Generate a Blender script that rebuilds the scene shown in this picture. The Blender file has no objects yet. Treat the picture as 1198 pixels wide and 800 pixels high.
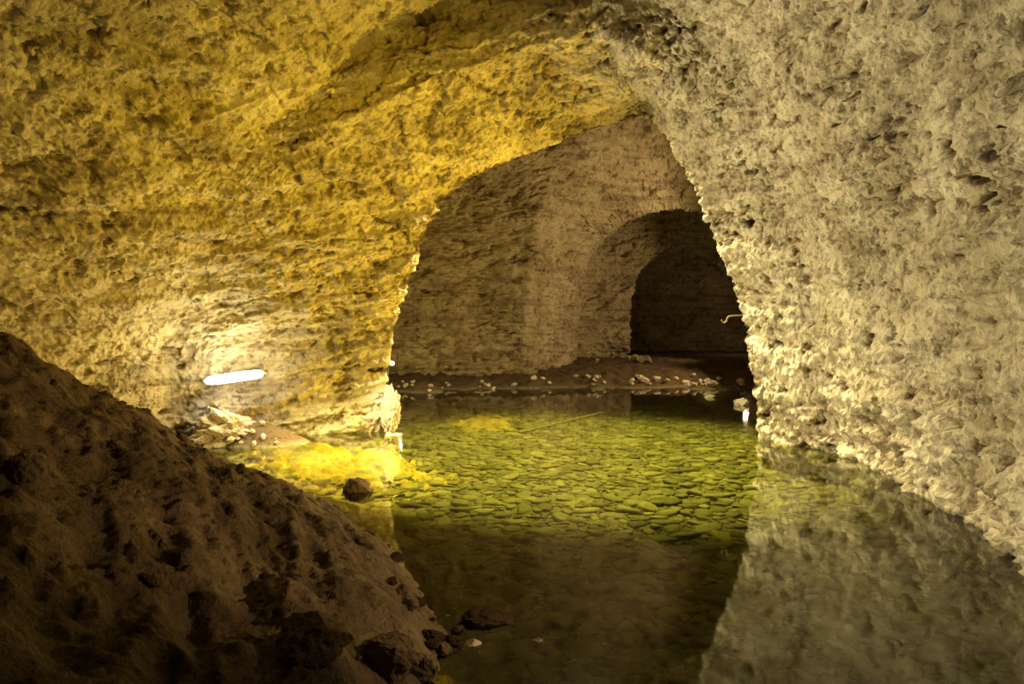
import bpy, bmesh, math, random
import numpy as np
from mathutils import Vector, Matrix, Euler
random.seed(7); rng = np.random.default_rng(7)
C = bpy.context.scene.collection
F, U0, V0, H = 800.0, 599.0, 380.0, 1.6

def P(u, v, Y): return ((u-U0)/F*Y, Y, H-(v-V0)/F*Y)

# ------------------------------------------------------------------ noise
f32 = np.float32
def h32(ix, iy, iz, s):
    h = (ix*np.uint32(374761393) + iy*np.uint32(668265263)
         + iz*np.uint32(2246822519) + np.uint32((s*3266489917) & 0xffffffff))
    h ^= h >> np.uint32(15); h *= np.uint32(2246822519); h ^= h >> np.uint32(13)
    h *= np.uint32(3266489917); h ^= h >> np.uint32(16)
    return h
def cells(p):
    i = np.floor(p); f = (p-i).astype(f32); i = i.astype(np.int64).astype(np.uint32)
    return [np.ascontiguousarray(i[:,k]) for k in range(3)], [np.ascontiguousarray(f[:,k]) for k in range(3)]
def gnoise(p, s=0):
    i, f = cells(p)
    w = [x*x*x*(x*(x*6-15)+10) for x in f]
    out = np.zeros(len(p), f32)
    for dx in (0, 1):
        for dy in (0, 1):
            for dz in (0, 1):
                h = h32(i[0]+np.uint32(dx), i[1]+np.uint32(dy), i[2]+np.uint32(dz), s)
                gx = (h & np.uint32(1023)).astype(f32)/f32(511.5)-1
                gy = ((h >> np.uint32(10)) & np.uint32(1023)).astype(f32)/f32(511.5)-1
                gz = ((h >> np.uint32(20)) & np.uint32(1023)).astype(f32)/f32(511.5)-1
                d = gx*(f[0]-dx)+gy*(f[1]-dy)+gz*(f[2]-dz)
                out += d*(w[0] if dx else 1-w[0])*(w[1] if dy else 1-w[1])*(w[2] if dz else 1-w[2])
    return out
def fbm(p, octv=4, s=0, gain=.5):
    o = np.zeros(len(p), f32); a = 1.0; q = p.copy()
    for k in range(octv):
        o += f32(a)*gnoise(q, s+k); a *= gain; q = q*2.03+7.1
    return o
def facets(p, s=0):
    """chipped rock: every cell is a randomly tilted plane"""
    i, f = cells(p)
    best = np.full(len(p), 9.0, f32); hh = np.zeros(len(p), f32)
    k1 = f32(1/1023); k2 = f32(1/127.5)
    for dx in (-1, 0, 1):
        for dy in (-1, 0, 1):
            for dz in (-1, 0, 1):
                h = h32(i[0]+np.uint32(dx & 0xffffffff), i[1]+np.uint32(dy & 0xffffffff), i[2]+np.uint32(dz & 0xffffffff), s)
                ex = f[0]-dx-(h & np.uint32(1023)).astype(f32)*k1
                ey = f[1]-dy-((h >> np.uint32(10)) & np.uint32(1023)).astype(f32)*k1
                ez = f[2]-dz-((h >> np.uint32(20)) & np.uint32(1023)).astype(f32)*k1
                d = ex*ex+ey*ey+ez*ez
                m = d < best
                g = h*np.uint32(2654435761); g ^= g >> np.uint32(15)
                pl = (ex*((g & np.uint32(255)).astype(f32)*k2-1) + ey*(((g >> np.uint32(8)) & np.uint32(255)).astype(f32)*k2-1)
                      + ez*(((g >> np.uint32(16)) & np.uint32(255)).astype(f32)*k2-1))*f32(.9) + ((g >> np.uint32(24)).astype(f32)*k2-1)*f32(.4)
                hh = np.where(m, pl, hh); best = np.where(m, d, best)
    return hh
def sstep(a, b, x):
    t = np.clip((x-a)/(b-a), 0, 1); return t*t*(3-2*t)

# ------------------------------------------------------------------ mesh helpers
def link(o, parent=None):
    C.objects.link(o)
    if parent is not None: o.parent = parent
    return o
def tag(o, label=None, cat=None, group=None, kind=None):
    if label: o['label'] = label
    if cat: o['category'] = cat
    if group: o['group'] = group
    if kind: o['kind'] = kind
    return o
def np_mesh(name, verts, polys, mat, smooth=True):
    n = polys.shape[1]
    me = bpy.data.meshes.new(name)
    me.vertices.add(len(verts)); me.vertices.foreach_set('co', np.ascontiguousarray(verts, f32).reshape(-1))
    me.loops.add(polys.size); me.loops.foreach_set('vertex_index', polys.reshape(-1).astype(np.int32))
    me.polygons.add(len(polys)); me.polygons.foreach_set('loop_start', np.arange(0, polys.size, n, dtype=np.int32))
    me.polygons.foreach_set('use_smooth', np.full(len(polys), smooth))
    me.update(calc_edges=True); me.materials.append(mat)
    return me
def grid_obj(name, V, mat, smooth=True, cav=None):
    R, Cn = V.shape[:2]
    idx = np.arange(R*Cn).reshape(R, Cn)
    q = np.stack([idx[:-1,:-1], idx[:-1,1:], idx[1:,1:], idx[1:,:-1]], -1).reshape(-1, 4)
    me = np_mesh(name, V.reshape(-1, 3), q, mat, smooth)
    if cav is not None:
        at = me.attributes.new('hollow_shade', 'FLOAT', 'POINT'); at.data.foreach_set('value', np.ascontiguousarray(cav, f32).reshape(-1))
    return link(bpy.data.objects.new(name, me))
def mesh_obj(name, verts, faces, mat, parent=None, smooth=False):
    me = bpy.data.meshes.new(name); me.from_pydata([tuple(v) for v in verts], [], faces); me.update()
    me.materials.append(mat)
    if smooth:
        for p in me.polygons: p.use_smooth = True
    return link(bpy.data.objects.new(name, me), parent)
def empty(name, loc): 
    o = bpy.data.objects.new(name, None); o.location = loc; o.empty_display_size = .1; return link(o)
def tube_geo(pts, radii, n=12):
    pts = [Vector(p) for p in pts]; verts = []; faces = []
    if not hasattr(radii, '__len__'): radii = [radii]*len(pts)
    up = Vector((0,0,1)); 
    for k, p in enumerate(pts):
        t = (pts[min(k+1, len(pts)-1)]-pts[max(k-1, 0)]).normalized()
        a = t.cross(up)
        if a.length < .1: a = t.cross(Vector((0,1,0)))
        a.normalize(); b = t.cross(a)
        for j in range(n):
            th = 2*math.pi*j/n; verts.append(p+(a*math.cos(th)+b*math.sin(th))*radii[k])
    for k in range(len(pts)-1):
        for j in range(n):
            faces.append((k*n+j, k*n+(j+1)%n, (k+1)*n+(j+1)%n, (k+1)*n+j))
    faces.append(tuple(range(n-1, -1, -1))); faces.append(tuple(range((len(pts)-1)*n, len(pts)*n)))
    return verts, faces
def box_bm(cx, cy, cz, sx, sy, sz, bev=.006):
    bm = bmesh.new(); bmesh.ops.create_cube(bm, size=1)
    bmesh.ops.scale(bm, vec=(sx, sy, sz), verts=bm.verts)
    bmesh.ops.bevel(bm, geom=bm.edges[:], offset=bev, segments=2, affect='EDGES')
    bmesh.ops.translate(bm, vec=(cx, cy, cz), verts=bm.verts); return bm
def bm_obj(name, bm, mat, parent=None):
    me = bpy.data.meshes.new(name); bm.to_mesh(me); bm.free(); me.materials.append(mat)
    return link(bpy.data.objects.new(name, me), parent)

# ------------------------------------------------------------------ materials
def newmat(name):
    m = bpy.data.materials.new(name); m.use_nodes = True
    nt = m.node_tree; nt.nodes.clear()
    return m, nt, nt.nodes, nt.links
def rock_mat(name, c1, c2, c3, scale=1.0, bump=.6, rough=.9, strata=.5, spec=.2, pit=.75, chip=.15, bdist=.06, hollow_shade=0.0, dry=None, island=False):
    m, nt, N, L = newmat(name)
    out = N.new('ShaderNodeOutputMaterial'); b = N.new('ShaderNodeBsdfPrincipled'); L.new(b.outputs[0], out.inputs[0])
    b.inputs['Roughness'].default_value = rough
    b.inputs['Specular IOR Level'].default_value = spec
    g = N.new('ShaderNodeNewGeometry'); src = g.outputs['Position']
    def noise(sc, det, ro, vec=src, dist=0):
        n = N.new('ShaderNodeTexNoise'); n.inputs['Scale'].default_value = sc; n.inputs['Detail'].default_value = det
        n.inputs['Roughness'].default_value = ro; n.inputs['Distortion'].default_value = dist; L.new(vec, n.inputs['Vector']); return n.outputs[0]
    def ramp(f, stops):
        r = N.new('ShaderNodeValToRGB'); e = r.color_ramp.elements
        e[0].position, e[0].color = stops[0][0], (*stops[0][1], 1)
        e[1].position, e[1].color = stops[-1][0], (*stops[-1][1], 1)
        for p_, c_ in stops[1:-1]:
            k = e.new(p_); k.color = (*c_, 1)
        L.new(f, r.inputs[0]); return r.outputs[0]
    def mix(bt, f, a, c):
        x = N.new('ShaderNodeMix'); x.data_type = 'RGBA'; x.blend_type = bt
        if isinstance(f, float): x.inputs[0].default_value = f
        else: L.new(f, x.inputs[0])
        L.new(a, x.inputs[6])
        if isinstance(c, tuple): x.inputs[7].default_value = (*c, 1)
        else: L.new(c, x.inputs[7])
        return x.outputs[2]
    base = ramp(noise(1.3*scale, 8, .6), [(.3, c1), (.52, c2), (.72, c3)])
    if dry:      # earth above the water line has another colour than the silt below it
        sx = N.new('ShaderNodeSeparateXYZ'); L.new(src, sx.inputs[0])
        mr = N.new('ShaderNodeMapRange'); mr.inputs[1].default_value = -.04; mr.inputs[2].default_value = .06; L.new(sx.outputs[2], mr.inputs[0])
        base = mix('MIX', mr.outputs[0], base, dry)
    if island:   # every stone has its own tone
        oi = N.new('ShaderNodeObjectInfo'); ad0 = N.new('ShaderNodeMath'); ad0.operation = 'ADD'
        L.new(g.outputs['Random Per Island'], ad0.inputs[0]); L.new(oi.outputs['Random'], ad0.inputs[1])
        fr_ = N.new('ShaderNodeMath'); fr_.operation = 'FRACT'; L.new(ad0.outputs[0], fr_.inputs[0])
        base = mix('MULTIPLY', 1.0, base, ramp(fr_.outputs[0], [(0, (.42, .40, .38)), (.35, (.75, .72, .70)), (.8, (1.05, 1, .95)), (1, (1.3, 1.2, 1.1))]))
    pits = ramp(noise(8*scale, 8, .7), [(.36, (.16, .13, .09)), (.46, (1, 1, 1))])
    col = mix('MULTIPLY', pit, base, pits)
    if strata > 0:
        mp = N.new('ShaderNodeMapping'); mp.inputs['Scale'].default_value = (.5, .5, 6); mp.inputs['Rotation'].default_value = (.04, .1, 0); L.new(src, mp.inputs[0])
        st = ramp(noise(1.2*scale, 7, .62, mp.outputs[0], .6), [(.36, (.35, .3, .25)), (.5, (1, 1, 1))])
        col = mix('MULTIPLY', strata, col, st)
    if hollow_shade > 0:      # shade of the hollows painted into the stone colour
        at = N.new('ShaderNodeAttribute'); at.attribute_name = 'hollow_shade'
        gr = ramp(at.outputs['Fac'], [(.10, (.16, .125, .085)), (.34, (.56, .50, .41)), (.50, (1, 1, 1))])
        col = mix('MULTIPLY', hollow_shade, col, gr)
    L.new(col, b.inputs['Base Color'])
    n1 = noise(13*scale, 10, .6)
    wn = N.new('ShaderNodeTexNoise'); wn.inputs['Scale'].default_value = 5*scale; wn.inputs['Detail'].default_value = 3; L.new(src, wn.inputs['Vector'])
    mm = N.new('ShaderNodeMix'); mm.data_type = 'RGBA'; mm.blend_type = 'LINEAR_LIGHT'; mm.inputs[0].default_value = .03; L.new(src, mm.inputs[6]); L.new(wn.outputs['Color'], mm.inputs[7])
    vo = N.new('ShaderNodeTexVoronoi'); vo.inputs['Scale'].default_value = 15*scale; L.new(mm.outputs[2], vo.inputs['Vector'])
    ad = N.new('ShaderNodeMath'); ad.operation = 'MULTIPLY_ADD'; L.new(vo.outputs['Distance'], ad.inputs[0]); ad.inputs[1].default_value = chip; L.new(n1, ad.inputs[2])
    bp = N.new('ShaderNodeBump'); bp.inputs['Strength'].default_value = bump; bp.inputs['Distance'].default_value = bdist/scale
    L.new(ad.outputs[0], bp.inputs['Height']); L.new(bp.outputs[0], b.inputs['Normal'])
    return m
def plain(name, col, rough=.5, metal=0.0, emit=None, es=0):
    m, nt, N, L = newmat(name)
    out = N.new('ShaderNodeOutputMaterial'); b = N.new('ShaderNodeBsdfPrincipled'); L.new(b.outputs[0], out.inputs[0])
    n = N.new('ShaderNodeTexNoise'); n.inputs['Scale'].default_value = 30
    r = N.new('ShaderNodeValToRGB'); r.color_ramp.elements[0].color = (*[c*.8 for c in col], 1); r.color_ramp.elements[1].color = (*col, 1)
    L.new(n.outputs[0], r.inputs[0]); L.new(r.outputs[0], b.inputs['Base Color'])
    b.inputs['Roughness'].default_value = rough; b.inputs['Metallic'].default_value = metal
    if emit:
        b.inputs['Emission Color'].default_value = (*emit, 1); b.inputs['Emission Strength'].default_value = es
    return m
M_rock = rock_mat('chalk_rock', (.35, .29, .18), (.57, .50, .35), (.76, .69, .51), 1.0, 1.0, pit=.75, strata=.5, hollow_shade=1.0, bdist=.055)
M_far = rock_mat('far_rock', (.27, .20, .12), (.43, .35, .22), (.51, .43, .29), .8, .9, strata=.6, hollow_shade=.8)
M_bed = rock_mat('bed_silt', (.15, .135, .075), (.23, .21, .12), (.30, .275, .16), 2.0, .6, strata=0.0, dry=(.10, .066, .036))
M_mud = rock_mat('mud', (.052, .033, .018), (.105, .069, .038), (.185, .13, .074), 2.4, 1.0, .85, strata=0, pit=.65, bdist=.10)
M_stone = rock_mat('cobble_stone', (.19, .172, .11), (.29, .268, .17), (.40, .375, .245), 3.2, .5, .6, strata=0.0, pit=.35, island=True)
M_pale = rock_mat('pale_stone', (.34, .28, .20), (.48, .41, .30), (.60, .53, .41), 2.0, .8, .85, strata=.2)
M_shore = rock_mat('shore_stone', (.46, .38, .28), (.62, .54, .42), (.74, .67, .54), 2.0, .8, .85, strata=.2)
M_grey = rock_mat('brown_stone', (.020, .013, .008), (.036, .024, .014), (.058, .040, .024), 2.0, .7, .95, strata=.2, spec=0.0)
M_dim = rock_mat('dim_stone', (.20, .155, .10), (.30, .24, .16), (.38, .31, .21), 1.5, .7, .9, strata=.2)
M_rust = rock_mat('rust_silt', (.34, .25, .08), (.54, .39, .10), (.72, .55, .17), 1.8, .4, .8, strata=0.0, pit=.5)
M_white = plain('white_metal', (.75, .75, .72), .4, .2)
M_black = plain('black_plastic', (.03, .03, .03), .4)
M_pipe = plain('ochre_pipe', (.18, .15, .08), .6, 0)
M_wood = plain('wet_wood', (.30, .26, .13), .6)
M_tube = plain('tube_light', (1, 1, .95), .3, 0, (1, .97, .86), 26)
M_lens = plain('lens_light', (1, 1, .9), .3, 0, (1, .95, .75), 12)
M_lensy = plain('lens_yellow', (1, .9, .6), .3, 0, (1, .86, .5), 3)
def water_mat():
    m, nt, N, L = newmat('pool_water')
    out = N.new('ShaderNodeOutputMaterial'); mx = N.new('ShaderNodeMixShader'); L.new(mx.outputs[0], out.inputs[0])
    tr = N.new('ShaderNodeBsdfTransparent'); tr.inputs[0].default_value = (.765, .81, .39, 1)
    gl = N.new('ShaderNodeBsdfGlossy'); gl.inputs['Roughness'].default_value = .045; gl.inputs[0].default_value = (.98, .98, .94, 1)
    fr = N.new('ShaderNodeFresnel'); fr.inputs[0].default_value = 1.64
    L.new(fr.outputs[0], mx.inputs[0]); L.new(tr.outputs[0], mx.inputs[1]); L.new(gl.outputs[0], mx.inputs[2])
    g = N.new('ShaderNodeNewGeometry'); n = N.new('ShaderNodeTexNoise'); n.inputs['Scale'].default_value = 2.2; n.inputs['Detail'].default_value = 2
    L.new(g.outputs['Position'], n.inputs['Vector'])
    bp = N.new('ShaderNodeBump'); bp.inputs['Strength'].default_value = .02; bp.inputs['Distance'].default_value = .05
    L.new(n.outputs[0], bp.inputs['Height']); L.new(bp.outputs[0], gl.inputs['Normal'])
    return m
M_water = water_mat()

# ------------------------------------------------------------------ cave shell, one loft of rings
def lerp(a, b, t): return tuple(np.array(a)*(1-t)+np.array(b)*t)
B = [(-2.05,10.3,-.9), P(457,405,10.2), P(486,310,10.1), P(530,228,10.0), P(635,174,9.9), P(764,136,9.75), P(815,230,9.7), P(866,370,9.7), (3.6,9.7,-.9)]
A = [(-4.7,9.4,-.9), P(200,420,9.2), P(245,300,8.9), P(330,190,8.5), P(470,108,8.2), P(695,30,8.0), P(840,125,8.2), P(945,335,8.3), (4.3,8.5,-.9)]
Cr = [(-6.4,6.8,-.9), (-6.2,6.5,1.6), (-5.6,6.2,3.0), (-4.2,5.9,4.2), (-1.8,5.6,5.0), (.9,5.5,5.3), (2.6,5.5,4.2), (3.5,5.6,2.1), (3.85,5.7,-.9)]
D = [(-5.6,3,-.9), (-5.6,3,1.6), (-5,2.9,2.9), (-3.6,2.8,4.0), (-1.4,2.6,4.7), (.8,2.6,4.7), (2.2,2.7,3.9), (2.8,2.8,2.0), (2.85,3.3,-.9)]
E = [(x*.95, -2.5, z) for x, y, z in D]
S = [lerp(a, c, .15) for a, c in zip(A, Cr)]
def off(p, d): return (p[0]+d[0], p[1]+d[1], p[2]+d[2])
S[3] = off(A[3], (-.1,-.25,.3)); S[4] = off(A[4], (0,-.18,.7)); S[5] = off(A[5], (0,-.2,.8)); S[6] = off(A[6], (.05,-.45,.2))
G1 = [(-3.6,10.9,-.9), (-3.6,10.9,1.8), (-3.3,10.9,3.4), (-2.2,10.9,4.6), (.2,10.8,5.6), (2.6,10.6,6.0), (4.6,10.4,5.0), (5.4,10.5,2.3), (5.5,10.5,-.9)]
G2 = [(-5.2,14.6,-.9), (-5.2,14.6,1.6), (-4.8,14.5,3.6), (-3.0,14.4,5.2), (.2,14.2,6.3), (3,14,6.5), (6,14,5.2), (7.6,14,2.3), (7.6,14,-.9)]
G2b = [(-4.9,17.7,-.9), (-4.9,17.7,1.6), (-4.4,17.5,3.6), (-2.7,17.2,5.2), (.3,16.6,6.4), (3,16,6.5), (6,16,5.2), (7.9,16,2.3), (7.9,16,-.9)]
G3 = [(.28,18.35,-.9), P(614,380,18.25), P(624,300,18.1), P(645,215,18.0), P(700,130,17.9), P(790,90,18), P(890,160,18), (8.2,18,2.3), (8.2,18,-.9)]
O2 = [(1.8,20.9,-.9), P(668,385,20.9), P(676,325,20.9), P(698,281,20.8), P(742,252,20.5), P(800,244,20.2), P(840,270,20.2), P(872,360,20.2), (7.0,20.2,-.9)]
T2 = [(2.3,25,-.9), P(676,385,25), P(684,325,25), P(707,278,25), P(750,250,25), P(805,240,25), P(860,265,25), P(910,360,25), (9.8,25,-.9)]
O3 = [(4.35,25.6,-.9), P(735,392,25.6), P(738,345,25.6), P(751,314,25.6), P(775,296,25.6), P(808,288,25.6), P(842,296,25.6), P(885,350,25.6), (9.1,25.6,-.9)]
T3 = [(x*1.2-.5, 31, z*1.03) for x, y, z in O3]
rings = [np.array(r, float) for r in (E, D, Cr, S, A, B, G1, G2, G2b, G3, O2, T2, O3, T3)]
ridged = {3: 1, 4: 1, 5: 1}
rows = [24, 130, 190, 50, 190, 45, 60, 60, 90, 85, 70, 50, 40]
smoothseg = {0, 1, 2}
SEG = 128
def cr(p0, p1, p2, p3, t):
    t = t[:, None]
    return .5*(2*p1+(-p0+p2)*t+(2*p0-5*p1+4*p2-p3)*t**2+(-p0+3*p1-3*p2+p3)*t**3)
def ring_curve(R, ridge):
    out = []; t = np.arange(SEG)/SEG
    for k in range(8):
        p0 = R[max(k-1, 0)]; p3 = R[min(k+2, 8)]
        if ridge and k == 4: p3 = R[5]
        if ridge and k == 5: p0 = R[5]
        out.append(cr(p0, R[k], R[k+1], p3, t))
    out.append(R[-1:]); return np.concatenate(out)
RC = [ring_curve(r, k in ridged) for k, r in enumerate(rings)]
rowpos = []; rowmark = [0]
for k, n in enumerate(rows):
    for j in range(n):
        t = j/n
        if k in smoothseg:
            p0 = RC[max(k-1, 0)]; p3 = RC[min(k+2, len(RC)-1)] if k not in (2,) else RC[k+1]
            tt = np.full(len(RC[0]), t)
            rowpos.append(cr(p0, RC[k], RC[k+1], p3, tt))
        else:
            rowpos.append(RC[k]*(1-t)+RC[k+1]*t)
    rowmark.append(len(rowpos))
rowpos.append(RC[-1])
V = np.stack(rowpos)          # rows x cols x 3
g3 = rowmark[9]               # soften the buttress corner a little
for _ in range(5):
    a, b = g3-5, g3+5
    V[a:b] = (V[a-1:b-1]+2*V[a:b]+V[a+1:b+1])/4
du = np.gradient(V, axis=1); dv = np.gradient(V, axis=0)
Nn = np.cross(dv, du); Nn /= np.linalg.norm(Nn, axis=2, keepdims=True)+1e-9
for _ in range(4):
    Nn[1:-1] = (Nn[:-2]+Nn[1:-1]*2+Nn[2:])/4
Nn /= np.linalg.norm(Nn, axis=2, keepdims=True)+1e-9
dip = np.array([[math.cos(.26), 0, -math.sin(.26)], [0, 1, 0], [math.sin(.26), 0, math.cos(.26)]])
def rock_disp(p):
    w = p + .02*np.stack([gnoise(p*2.2, 31), gnoise(p*2.2, 32), gnoise(p*2.2, 33)], 1)
    w = w@dip
    far = sstep(11, 13, p[:,1]).astype(f32)
    rt = (sstep(.8, 2.6, p[:,0])*(1-far)).astype(f32)           # the right wall is coarser and more pitted
    d = .15*fbm(p*.55, 3, 1) + (.15-.06*far-.05*rt)*fbm(w*np.array([.45, .45, 3.4]), 3, 40, .55)
    f1 = (.072+.03*far)*facets(w*np.array([1.5, 1.5, 3.4]), 3)
    f2 = (.060+.010*rt)*facets(w*np.array([3.9, 3.9, 7.5]), 9)
    f3 = (.038+.008*rt)*facets(w*np.array([9, 9, 13.0]), 15)
    f4 = (.020+.005*rt)*facets(w*np.array([20, 20, 27.0]), 19)
    fb = .022*fbm(w*np.array([4, 4, 11]), 3, 70, .6)*(1-rt)+.010*rt*fbm(w*12, 3, 74, .6)
    n = fbm(w*np.array([2.2, 2.2, 5.5]), 4, 44, .6)*(1-rt)+rt*fbm(w*np.array([3.4, 3.4, 6.5]), 4, 46, .65)
    clus = np.clip(.35+2.2*gnoise(p*np.array([.8, .8, 1.3]), 52), 0, 1.3)
    pits = -(.20+.12*rt)*np.clip(n-(.30-.05*rt), 0, .3)*clus
    msk = np.clip(.7+1.5*gnoise(p*.7, 50), .4, 1.2)
    hi = f2+f3+fb
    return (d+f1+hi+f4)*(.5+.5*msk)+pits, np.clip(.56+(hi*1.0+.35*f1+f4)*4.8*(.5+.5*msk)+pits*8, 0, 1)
fl = V.reshape(-1, 3)
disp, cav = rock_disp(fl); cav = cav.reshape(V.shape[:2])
r_b, r_o2 = rowmark[5], rowmark[10]
calm = 1-.5*np.exp(-((np.arange(len(V))-r_b)/12.0)**2)
Vd = fl.reshape(V.shape) + Nn*(disp.reshape(V.shape[:2])*calm[:, None])[..., None]
c1, c2, c3 = int(2.6*SEG), int(5.0*SEG), 8*SEG
for nm, ra, rb, ca, cb, m, lab in [
    ('wall_left', 0, r_b, 0, c1, M_rock, 'rough yellow-lit chalk wall left of the arch'),
    ('ceiling', 0, r_b, c1, c2, M_rock, 'rough chalk vault over the near pool'),
    ('wall_right', 0, r_b, c2, c3, M_rock, 'pale chipped chalk wall leaning over the water on the right'),
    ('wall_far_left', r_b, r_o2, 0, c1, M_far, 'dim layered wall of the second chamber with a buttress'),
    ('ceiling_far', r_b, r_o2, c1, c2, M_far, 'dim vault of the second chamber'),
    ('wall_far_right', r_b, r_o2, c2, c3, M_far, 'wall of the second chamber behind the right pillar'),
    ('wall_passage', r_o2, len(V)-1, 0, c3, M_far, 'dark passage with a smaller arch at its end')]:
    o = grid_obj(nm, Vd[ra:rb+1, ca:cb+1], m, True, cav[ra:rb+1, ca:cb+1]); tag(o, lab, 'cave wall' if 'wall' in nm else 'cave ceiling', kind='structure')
def cap(nm, ring, y, lab, m):
    cen = ring.mean(0); cen[2] = -.9; ts = np.linspace(1, 0, 60)
    G = np.stack([cen+(ring-cen)*t+np.array([0, y*(1-t**2), 0]) for t in ts])
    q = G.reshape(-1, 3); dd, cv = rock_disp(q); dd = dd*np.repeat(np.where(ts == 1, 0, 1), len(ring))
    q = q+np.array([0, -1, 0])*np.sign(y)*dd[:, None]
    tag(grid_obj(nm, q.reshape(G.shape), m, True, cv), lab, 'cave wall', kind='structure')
cap('wall_back', Vd[-1], .6, 'darkest rock wall closing the last passage', M_far)
cap('wall_front', Vd[0], -.6, 'rock wall behind the viewer', M_rock)

# ------------------------------------------------------------------ ground
SHx = np.array([-6, -4, -2.6, -1.2, .5, 3, 6, 9, 12]); SHy = np.array([15.4, 15.8, 16.2, 16.6, 17.1, 17.4, 17.4, 16.5, 16.0])
def arr(x): return np.atleast_1d(np.asarray(x, float))
def bed_h(x, y):
    x, y = arr(x), arr(y)
    q = np.stack([x, y, np.zeros_like(x)], 1)
    sd = y-np.interp(x, SHx, SHy)+1.4*fbm(q*.8, 3, 61)
    z = np.where(sd < 0, -.42*sstep(0, 2.6, -sd), .38*(1-np.exp(-np.maximum(sd, 0)/1.3)))
    z = z+.05*fbm(q*1.5, 3, 63)+(.03+.10*sstep(-.2, .6, sd))*fbm(q*4, 4, 66)*(sd > -.5)
    z += .62*np.exp(-((x+3.75)**2/.8+(y-9.35)**2/.3))
    z += .24*np.exp(-(((x+2.5)/1.2)**4+((y-8.9)/.95)**4))
    z += .35*np.exp(-((x+1.9)**2/.15+(y-10.0)**2/.2))
    return z
BY = np.array([-4, -1, 1.5, 3.05, 4.57, 5.8, 7.2, 8.6, 9.4]); BX = np.array([.4, .35, .05, -.32, -.68, -1.45, -2.8, -4.2, -6.5])
def mound_d(x, y):
    best = np.full(len(x), 99.0)
    for k in range(len(BY)-1):
        ax, ay, bx, by = BX[k], BY[k], BX[k+1], BY[k+1]
        L2 = (bx-ax)**2+(by-ay)**2
        t = np.clip(((x-ax)*(bx-ax)+(y-ay)*(by-ay))/L2, 0, 1)
        best = np.minimum(best, np.hypot(x-ax-t*(bx-ax), y-ay-t*(by-ay)))
    return np.where((x < np.interp(y, BY, BX)) & (y < 9.4), best, -best)
def mound_h(x, y):
    x, y = arr(x), arr(y)
    q = np.stack([x, y, np.zeros_like(x)], 1)
    d = mound_d(x, y)+.12*fbm(q*1.6, 3, 81)
    h = np.where(d > 0, np.where(d < 3, .52*d+.10*np.clip(d-1.4, 0, 2), 1.72+.15*(d-3)), .40*d)
    h += .07*sstep(0, .25, d)
    h += .22*sstep(2.3, 3.5, -x)*sstep(6.9, 5.2, y)
    rot = q@np.array([[.5, -.87, 0], [.87, .5, 0], [0, 0, 1]]).T
    on = .35+.65*sstep(-.1, .8, d)
    rg = fbm(rot*np.array([.8, 2.4, 1]), 4, 84, .5)
    h += .12*on*rg-.15*on*np.abs(fbm(rot*np.array([.9, 3.4, 1]), 3, 94))
    h += .032*on*facets(q*np.array([3.8, 3.8, 1])+.3*gnoise(q*3, 86)[:, None], 85)
    h += .022*on*facets(q*np.array([9, 9, 1]), 88)
    h += .013*on*facets(q*np.array([20, 20, 1]), 89)
    h += .026*on*fbm(q*5, 6, 90, .64)
    return h
gx = np.arange(-9, 12, .08); gy = np.arange(-4, 33, .08)
X, Y = np.meshgrid(gx, gy)
tag(grid_obj('floor', np.stack([X, Y, bed_h(X.ravel(), Y.ravel()).reshape(X.shape)], -1), M_bed), 'silty pool bed rising to a bare earth shore', 'ground', kind='structure')
gx = np.arange(-6.6, .9, .015); gy = np.arange(-2.6, 9.6, .017)
X, Y = np.meshgrid(gx, gy)
o = grid_obj('earth_mound', np.stack([X, Y, mound_h(X.ravel(), Y.ravel()).reshape(X.shape)], -1), M_mud)
tag(o, 'dark brown bank of muddy earth sloping into the pool', 'earth bank')
wx = np.linspace(-8, 10, 40); wy = np.linspace(-3.5, 18.5, 40); X, Y = np.meshgrid(wx, wy)
tag(grid_obj('pool_water', np.stack([X, Y, 0*X], -1), M_water), 'still clear green water of the cave pool', 'water', kind='stuff')

def grounds(x, y): return np.maximum(bed_h(x, y), mound_h(x, y))
def ground(x, y): return float(grounds(x, y)[0])
YS = np.arange(1.5, 26, .03)
def hit(u, v):
    x = (u-U0)/F*YS; z = H-(v-V0)/F*YS
    m = np.nonzero(z <= grounds(x, YS))[0]
    k = m[0] if len(m) else len(YS)-1
    return (x[k], YS[k], z[k])

# ------------------------------------------------------------------ rocks
def rock_me(name, seed, mat, cuts=9, sub=3, flat=False, lump=.25, res=.06):
    bm = bmesh.new(); bmesh.ops.create_icosphere(bm, subdivisions=sub, radius=1)
    r = np.random.default_rng(seed); v = np.array([x.co[:] for x in bm.verts])
    v *= (1+lump*fbm(v*1.1+seed*3.7, 2, seed))[:, None]
    for _ in range(cuts):
        n = r.normal(size=3)
        if flat: n[2] *= .4
        n /= np.linalg.norm(n); d = r.uniform(.5, .88)
        v -= np.maximum(0, v@n-d)[:, None]*n*.95
    if flat:
        for sgn in (1, -1):
            n = np.array([r.uniform(-.18, .18), r.uniform(-.18, .18), sgn]); n /= np.linalg.norm(n)
            v -= np.maximum(0, v@n-.5)[:, None]*n*.9
    v *= (1+res*fbm(v*4+seed, 3, seed+5))[:, None]
    v /= np.abs(v).max(0)
    for k, x in enumerate(bm.verts): x.co = v[k]
    me = bpy.data.meshes.new(name); bm.to_mesh(me); bm.free(); me.materials.append(mat)
    for p in me.polygons: p.use_smooth = flat
    return me
ME_cob = [rock_me('cobble', 100+k, M_stone, 8, 3, True, .4, .04) for k in range(18)]
ME_cobs = [rock_me('cobble_small', 150+k, M_stone, 8, 2, True, .4, .04) for k in range(12)]
ME_pale = [rock_me('pale_rock', 200+k, M_pale, 14, 4, False, .35, .2) for k in range(8)]
ME_shore = [rock_me('shore_rock', 220+k, M_shore, 14, 3, False, .35, .15) for k in range(8)]
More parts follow.
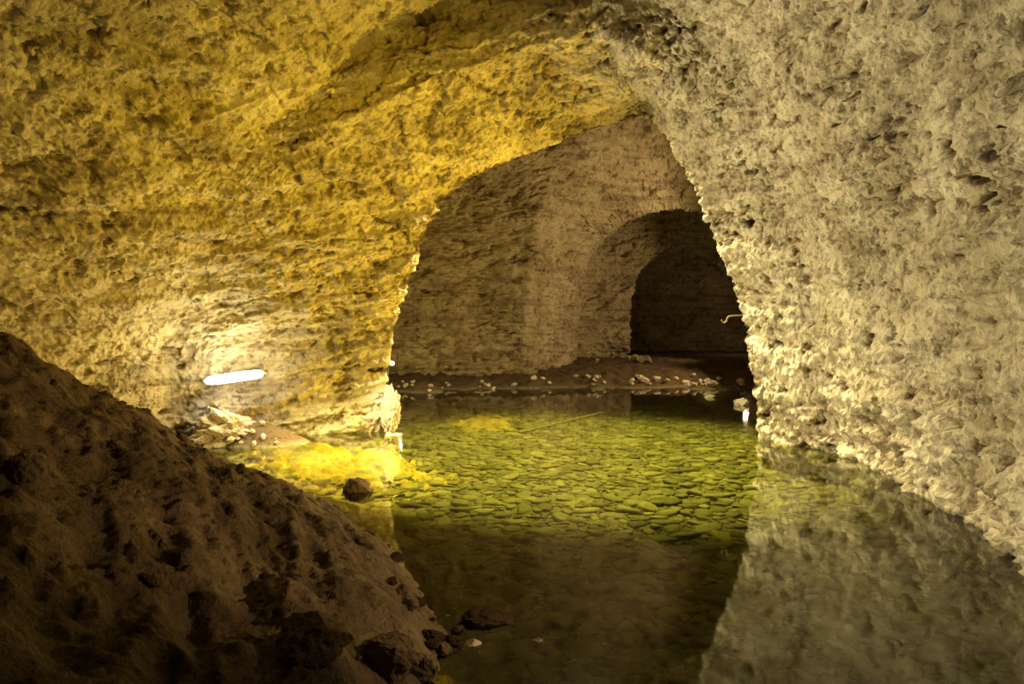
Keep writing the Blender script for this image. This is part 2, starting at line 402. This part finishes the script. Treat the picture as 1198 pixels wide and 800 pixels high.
ME_brown = [rock_me('brown_rock', 300+k, M_grey, 11, 4, False, .3, .22) for k in range(6)]
ME_dim = [rock_me('dim_rock', 320+k, M_dim, 11, 4, False, .25, .1) for k in range(5)]
ME_clod = [rock_me('mud_clod', 400+k, M_mud, 8, 4, False, .3, .18) for k in range(6)]
ME_crag = [rock_me('chalk_crag', 500+k, M_pale, 8, 5, False, .5, .5) for k in range(2)]
def put(name, me, loc, sc, rot, label, cat, group=None):
    o = bpy.data.objects.new(name, me); o.location = loc; o.scale = sc; o.rotation_euler = rot
    link(o); tag(o, label, cat, group); return o
def rrot(t=.25): return (random.uniform(-t, t), random.uniform(-t, t), random.uniform(0, 6.28))

# pool bed cobbles
RXy = np.array([0, 3.3, 4.3, 4.6, 5.8, 7.5, 9.1, 9.7, 10.4, 12, 18]); RXx = np.array([2.6, 2.7, 3.1, 3.15, 3.6, 4.1, 3.9, 3.5, 4.8, 6, 7])
LXy = np.array([0, 8.8, 9.6, 10.3, 10.8, 14.5, 16]); LXx = np.array([-4, -4, -3, -1.8, -2.6, -3.6, -3])
NC = 210000
cy = rng.uniform(2.7, 15.8, NC); cx = rng.uniform(-3.6, 6, NC); cs = rng.choice([.02, .026, .033, .042, .053, .066, .085, .12], NC, p=[.16, .2, .2, .16, .12, .09, .05, .02])
ok = (cx < np.interp(cy, RXy, RXx)-.15) & (cx > np.interp(cy, LXy, LXx)+.2) & (np.abs(cx) < .77*cy+.3)
cy, cx, cs = cy[ok], cx[ok], cs[ok]
hh = grounds(cx, cy); ok = (hh < -.1) & (np.hypot((cx+2.2)/.8, (cy-8.75)/.6) > 1)
cy, cx, cs, hh = cy[ok], cx[ok], cs[ok], hh[ok]
o_ = np.argsort(-(cs+rng.uniform(0, .09, len(cs)))); cell = {}; sel = []
CX, CY, CS = cx.tolist(), cy.tolist(), cs.tolist()
for n in o_.tolist():
    x, y, s = CX[n], CY[n], CS[n]; kx, ky = int(x//.24), int(y//.24); good = True
    for i in (-1, 0, 1):
        for j in (-1, 0, 1):
            for (a, b, t) in cell.get((kx+i, ky+j), ()):
                if (a-x)**2+(b-y)**2 < (.76*(s+t))**2: good = False; break
            if not good: break
        if not good: break
    if good:
        cell.setdefault((kx, ky), []).append((x, y, s)); sel.append(n)
pa = np.stack([cx, cy, cs], 1)[sel]; bh = hh[sel]
order = np.argsort(-(pa[:,2]/pa[:,1]**1.5)); pa, bh = pa[order], bh[order]
cache = {}
def mesh_np(me):
    if me.name not in cache:
        vv = np.empty(len(me.vertices)*3, f32); me.vertices.foreach_get('co', vv)
        ff = np.empty(len(me.loops), np.int32); me.loops.foreach_get('vertex_index', ff)
        cache[me.name] = (vv.reshape(-1, 3), ff.reshape(-1, 3))
    return cache[me.name]
rest_v, rest_f, nv = [], [], 0
for k in range(len(pa)):
    x, y, s = pa[k]; a = random.uniform(.9, 1.6); hz = s*random.uniform(.2, .4)
    rt = rrot(.12); loc = (x, y, bh[k]-hz*.2+random.uniform(-.005, .012)); sc = (s*a, s*.92, hz)
    if loc[2]+hz > -.04: loc = (x, y, -.05-hz)
    if k < 300:
        put('cobble', random.choice(ME_cob), loc, sc, rt, 'flat olive cobble lying on the bed of the green pool', 'stone', 'larger cobbles on the pool bed')
    else:
        Mn = np.array(Matrix.Translation(loc)@Euler(rt).to_matrix().to_4x4()@Matrix.Diagonal((*sc, 1)))
        vv, ff = mesh_np(random.choice(ME_cobs)); rest_v.append(vv@Mn[:3,:3].T+Mn[:3,3]); rest_f.append(ff+nv); nv += len(vv)
if rest_v:
    tag(link(bpy.data.objects.new('cobble_bed', np_mesh('cobble_bed', np.concatenate(rest_v), np.concatenate(rest_f), M_stone, True))),
        'smaller and farther cobbles covering the pool bed', 'stones', kind='stuff')

# single rocks in the shallows and on the bank: u, v(base), half width px, half height px
singles = [
 (572, 732, 38, 11, 'brown', 'flat brown slab of rock breaking the water near the bank', 'brown_slab'),
 (553, 755, 13, 8, 'dim', 'small pale rock just below the flat brown slab', 'pale_rock'),
 (628, 750, 8, 7, 'dim', 'lone tiny white rock right of the flat brown slab', 'pale_rock'),
 (534, 738, 8, 8, 'brown', 'small dark rock between the bank and the brown slab', 'dark_rock'),
 (416, 602, 20, 15, 'clod', 'dark boulder on the crest edge of the mud bank by the water', 'dark_boulder'),
 (20, 556, 24, 22, 'clod', 'rounded rock bedded high in the mud bank at far left', 'bank_rock'),
 (352, 770, 55, 36, 'clod', 'large muddy lump low on the bank, left of the other two', 'mud_clod'),
 (450, 790, 42, 28, 'clod', 'large muddy lump low on the bank, middle of three', 'mud_clod'),
 (492, 800, 24, 22, 'clod', 'large muddy lump at the foot of the bank nearest the water', 'mud_clod'),
 (868, 474, 10, 9, 'pale', 'bright white rock by the foot of the right pillar, in the far pool', 'pale_rock'),
 (830, 465, 8, 4, 'pale', 'small flat pale rock in the water left of the bright white rock', 'pale_rock'),
]
for k, (u, v, hw, hh_, kind, lab, nm) in enumerate(singles):
    wl = k in (0, 1, 2, 3, 9, 10)
    if wl:
        Yw = H*F/(v-V0); p = ((u-U0)/F*Yw, Yw, 0)
    else: p = hit(u, v)
    ml = {'brown': ME_brown, 'pale': ME_pale, 'clod': ME_clod, 'dim': ME_dim}[kind]; me = ml[k % len(ml)]
    s = hw/F*p[1]; hz = hh_/F*p[1]
    zz = max(ground(p[0], p[1]), -.02)+hz*(.3 if wl else .2)
    put(nm, me, (p[0], p[1]+s*.4, zz), (s, s*.8, hz), (random.uniform(-.1, .1), random.uniform(-.15, .15), random.uniform(-.4, .4)), lab, 'rock')
for k in range(150):
    if k < 55:
        y = random.uniform(3.2, 6.0); x = float(np.interp(y, BY, BX))+random.uniform(-.2, .2); me = random.choice(ME_brown+ME_clod); s = random.uniform(.015, .055)
        lab, gr, nm = 'little stone at the water line of the mud bank', 'little stones along the bank edge', 'stone'
    else:
        y = random.uniform(2.2, 7); x = float(np.interp(y, BY, BX))-random.uniform(.15, 2.2); me = random.choice(ME_clod); s = random.choice((.012, .015, .02, .02, .03, .045))
        lab, gr, nm = 'brown clod of earth lying on the slope of the mud bank', 'clods on the mud bank', 'earth_clod'
    put(nm, me, (x, y, ground(x, y)+s*.15), (s*random.uniform(.9, 1.3), s, s*.7), rrot(.4), lab, 'stone' if k < 55 else 'clod', gr)
for k in range(62):
    u = random.choice((random.uniform(625, 875), random.uniform(690, 870), random.uniform(465, 640))) ; v = random.uniform(440, 452) if u > 620 else random.uniform(447, 458)
    p = hit(u, v); s = random.choice((.05, .06, .07, .09, .12))*(1 if u > 690 else .75)
    put('shore_stone', random.choice(ME_shore), (p[0], p[1], ground(p[0], p[1])+s*.3), (s*1.2, s, s*.75), rrot(.4), 'pale stone strewn along the far shore of the pool', 'stone', 'pale stones on the far shore')
for k in range(8):
    u = random.uniform(694, 760)
    x, y = (u-U0)/F*22.2, 22.2+random.uniform(-.5, .5); s = random.uniform(.07, .17)
    put('fallen_rock', random.choice(ME_dim), (x, y, ground(x, y)+s*.4+max(0, (1-abs(u-738)/40))*.08), (s*1.2, s, s*.8), rrot(.5), 'dim fallen rock heaped in the mouth of the dark passage', 'rock', 'rocks heaped in the passage mouth')
put('rubble_crag', ME_crag[1], (-3.72, 9.18, .16), (.85, .30, .40), (0, .08, .25), 'crumbly pale chalk ledge under the tube light, largest piece of its rubble', 'rock')
for k in range(34):
    x = -3.65+random.gauss(0, .42); y = 9.04+random.gauss(0, .10); s = random.choice((.02, .025, .03, .04, .055))
    put('rubble_rock', random.choice(ME_pale), (x, y, ground(x, y)+s*.2+max(0, .12-abs(x+3.7)*.2)*random.random()), (s*1.3, s, s*.8), rrot(.6), 'small pale lump of chalk rubble heaped under the tube light', 'rock', 'chalk rubble under the tube light')
p = P(455, 475, 10.1); put('chalk_crag', ME_crag[0], (p[0]+.03, p[1], .28), (.17, .17, .46), (0, .1, .6), 'tall crumbly crag of white-lit chalk at the foot of the arch', 'rock')
for k in range(9):
    x = -1.72+random.gauss(0, .09); y = 9.95+random.gauss(0, .08); s = random.uniform(.025, .07)
    put('chalk_lump', random.choice(ME_pale), (x, y, max(ground(x, y), -.05)+s*.4), (s*1.1, s, s*.9), rrot(.6), 'small chalk lump at the water line by the crumbly crag under the arch', 'rock', 'chalk lumps at the foot of the arch')

def shoal(nm, cx, cy, rx, ry, lab, seed):
    r = np.linspace(0, 1.3, 60)[:, None]; th = np.linspace(0, 2*np.pi, 160)[None, :]
    wob = 1+.3*gnoise(np.stack([np.cos(th[0])*1.6, np.sin(th[0])*1.6, np.full(160, seed*1.7)], 1), seed)[None, :]
    x = cx+rx*r*np.cos(th)*wob; y = cy+ry*r*np.sin(th)*wob
    q = np.stack([x.ravel(), y.ravel(), 0*x.ravel()], 1)
    z = bed_h(x.ravel(), y.ravel())+.05*(1-(r*np.ones_like(th)).ravel()**2)+.15*fbm(q*4.5, 4, seed)
    tag(grid_obj(nm, np.stack([x, y, np.minimum(z, -.025).reshape(x.shape)], -1), M_rust), lab, 'sediment')
shoal('rust_sediment', -2.1, 8.75, 1.1, .75, 'larger orange rust sediment shoal in the water below the tube light', 1)
shoal('rust_sediment', -.62, 13.9, .6, 1.0, 'smaller orange rust sediment patch in the middle of the far pool', 2)

def wp(u, v, z): 
    Yw = (H-z)*F/(v-V0); return ((u-U0)/F*Yw, Yw, z)
v_, f_ = tube_geo([lerp(wp(608, 506, -.12), wp(706, 482, -.05), t) for t in np.linspace(0, 1, 9)], [.018, .018, .018, .017, .017, .016, .015, .014, .012], 8)
tag(mesh_obj('pole', v_, f_, M_wood, None, True), 'thin straight pole lying just under the water of the pool', 'pole')
hp = [P(880, 366, 9.86), P(866, 369, 9.82), P(857, 369, 9.8), P(852.5, 370, 9.8), P(850.5, 372.5, 9.8), P(850, 375.5, 9.8), P(847.5, 377, 9.8), P(845, 376.5, 9.8), P(844, 374, 9.8)]
v_, f_ = tube_geo(hp, .010, 10)
tag(mesh_obj('bent_pipe', v_, f_, M_pipe, None, True), 'thin bent ochre pipe end sticking out from the right pillar', 'pipe')

# ------------------------------------------------------------------ lamps and added fill lights
Lp, Rp = Vector(P(239, 446, 9.05)), Vector(P(309, 436.5, 9.13))
mid = (Lp+Rp)/2; ax = (Rp-Lp).normalized()
root = empty('tube_light', mid); tag(root, 'glowing white fluorescent tube light on the left chalk wall', 'lamp')
def rel(v): return Vector(v)-mid
tl = (Rp-Lp).length
stations = [(.02, .012), (.035, .03), (.06, .042), (.12, .05), (.3, .054), (.5, .055), (.7, .054), (.88, .05), (.94, .042), (.965, .03), (.98, .012)]
v_, f_ = tube_geo([rel(Lp+ax*tl*a) for a, r in stations], [r*1.1 for a, r in stations], 20); mesh_obj('tube', v_, f_, M_tube, root, True)
for a_, b_ in ((Lp-ax*.02, Lp+ax*.02), (Rp-ax*.02, Rp+ax*.02)):
    v_, f_ = tube_geo([rel(a_), rel(b_)], .02, 12); mesh_obj('end_cap', v_, f_, M_white, root, True)
bk = Vector((-.35, .93, 0)).normalized()
v_, f_ = tube_geo([rel(Lp+bk*.08), rel(Rp+bk*.08)], .025, 4); mesh_obj('housing', v_, f_, M_white, root)
for t in (.2, .8):
    q = Lp.lerp(Rp, t); v_, f_ = tube_geo([rel(q+bk*.08), rel(q+bk*.5)], .012, 8); mesh_obj('bracket', v_, f_, M_white, root)
# small lamp on a pole standing in the far pool just beyond the arch
q = Vector((-2.44, 13.9, .82)); gz = float(bed_h(q.x, q.y)[0])
root = empty('pole_lamp', (q.x, q.y, gz)); tag(root, 'small bright white lamp seen just past the left edge of the arch', 'lamp')
lz = q.z-gz
bm = bmesh.new(); bmesh.ops.create_uvsphere(bm, u_segments=16, v_segments=10, radius=.045); bmesh.ops.translate(bm, vec=(0, 0, lz), verts=bm.verts); bm_obj('bulb', bm, M_lens, root)
bm_obj('housing', box_bm(-.09, .03, lz, .09, .1, .12), M_black, root)
v_, f_ = tube_geo([(-.09, .03, 0), (-.09, .03, lz-.05)], .014, 8); mesh_obj('pole', v_, f_, M_black, root)
q2 = Vector((3.84, 10.25, .36))
root = empty('flood_lamp', (q2.x, q2.y, bed_h(q2.x, q2.y)[0])); tag(root, 'yellow flood lamp standing in the water behind the right pillar', 'lamp')
hz = q2.z-root.location.z
bm_obj('housing', box_bm(.05, .02, hz, .06, .2, .16), M_black, root); bm_obj('lens', box_bm(.012, .0, hz, .02, .17, .13, .004), M_lensy, root)
v_, f_ = tube_geo([(.06, .02, 0), (.06, .02, hz-.06)], .014, 8); mesh_obj('pole', v_, f_, M_black, root)
bm_obj('base', box_bm(.06, .02, .01, .26, .26, .03), M_black, root)

def light(nm, typ, loc, col, W, target=None, **kw):
    l = bpy.data.lights.new(nm, typ); l.color = col; l.energy = W
    for k, v in kw.items(): setattr(l, k, v)
    o = bpy.data.objects.new(nm, l); o.location = loc
    if target is not None:
        o.rotation_euler = (Vector(target)-Vector(loc)).to_track_quat('-Z', 'Y').to_euler()
    link(o); return o
fr = mid+Vector((.35, -.93, 0)).normalized()*.12
R = math.radians
light('tube_spot', 'SPOT', fr, (1, .86, .53), 2400, fr+Vector((.88, -.32, .15)), spot_size=R(80), spot_blend=.8, shadow_soft_size=.03)
light('tube_wall', 'POINT', mid+Vector((.0, -.24, .14)), (1, .88, .44), 32, shadow_soft_size=.05)
light('shallows_fill', 'SPOT', (-2.3, 8.7, 1.7), (1, .80, .26), 850, (-2.0, 8.8, 0), spot_size=R(112), spot_blend=1.0, shadow_soft_size=.05)  # added light without a fixture, brightens the shallows
light('crag_fill', 'SPOT', (-2.1, 8.6, 1.3), (1, .9, .62), 260, (-1.74, 10.05, .35), spot_size=R(34), spot_blend=.8, shadow_soft_size=.03)  # added light without a fixture, whitens the crag under the arch
light('flood_spot', 'SPOT', q2+Vector((-.05, .0, .04)), (1, .64, .03), 1800, (-3.2, 8.8, 2.4), spot_size=R(110), spot_blend=.9, shadow_soft_size=.03)
light('yellow_spot', 'SPOT', (2.55, 2.7, .35), (1, .62, .01), 1400, (-1.8, 8.8, 2.1), spot_size=R(66), spot_blend=1.0, shadow_soft_size=.05)
light('pole_point', 'POINT', q+Vector((.16, -.02, .03)), (1, .84, .42), 40, shadow_soft_size=.04)
light('vault_fill', 'SPOT', (1.2, 10.95, 5.2), (1, .86, .43), 6200, (.9, 10.6, 0), spot_size=R(122), spot_blend=.8, shadow_soft_size=.6)  # unseen light added behind the arch lip to brighten the pool bed
light('chamber_fill', 'SPOT', (7.0, 16.2, 3.2), (1, .72, .34), 1100, (-.2, 18.3, 2.9), spot_size=R(118), spot_blend=.4, shadow_soft_size=.1)  # unseen light added behind the right pillar for the second chamber
light('passage_fill', 'SPOT', (7.9, 23.2, 2.4), (1, .70, .34), 300, (2.4, 23.6, 2.2), spot_size=R(110), spot_blend=.5, shadow_soft_size=.1)  # unseen light added at the right to lift the passage wall
light('tunnel_fill', 'POINT', (9.3, 27.2, 2.0), (1, .72, .36), 25, shadow_soft_size=.1)  # unseen weak light added so the innermost wall shows
light('bank_fill', 'SPOT', (2.6, 2.9, 1.5), (1, .70, .34), 430, (-1.7, 4.6, .5), spot_size=R(66), spot_blend=.8, shadow_soft_size=.04)
light('pool_fill', 'SPOT', (.1, .2, 3.8), (1, .86, .44), 9000, (.45, 6.7, -.3), spot_size=R(31), spot_blend=1.0, shadow_soft_size=.12)

w = bpy.data.worlds.new('world'); bpy.context.scene.world = w; w.use_nodes = True
w.node_tree.nodes['Background'].inputs[0].default_value = (.01, .008, .005, 1)
cam = bpy.data.cameras.new('camera'); cam.sensor_width = 36; cam.lens = F/1198*36; cam.shift_y = -(400-V0)/1198; cam.clip_start = .05
co = link(bpy.data.objects.new('camera', cam)); co.location = (0, 0, H); co.rotation_euler = (math.pi/2, 0, 0)
bpy.context.scene.camera = co
bpy.context.scene.view_settings.view_transform = 'Standard'
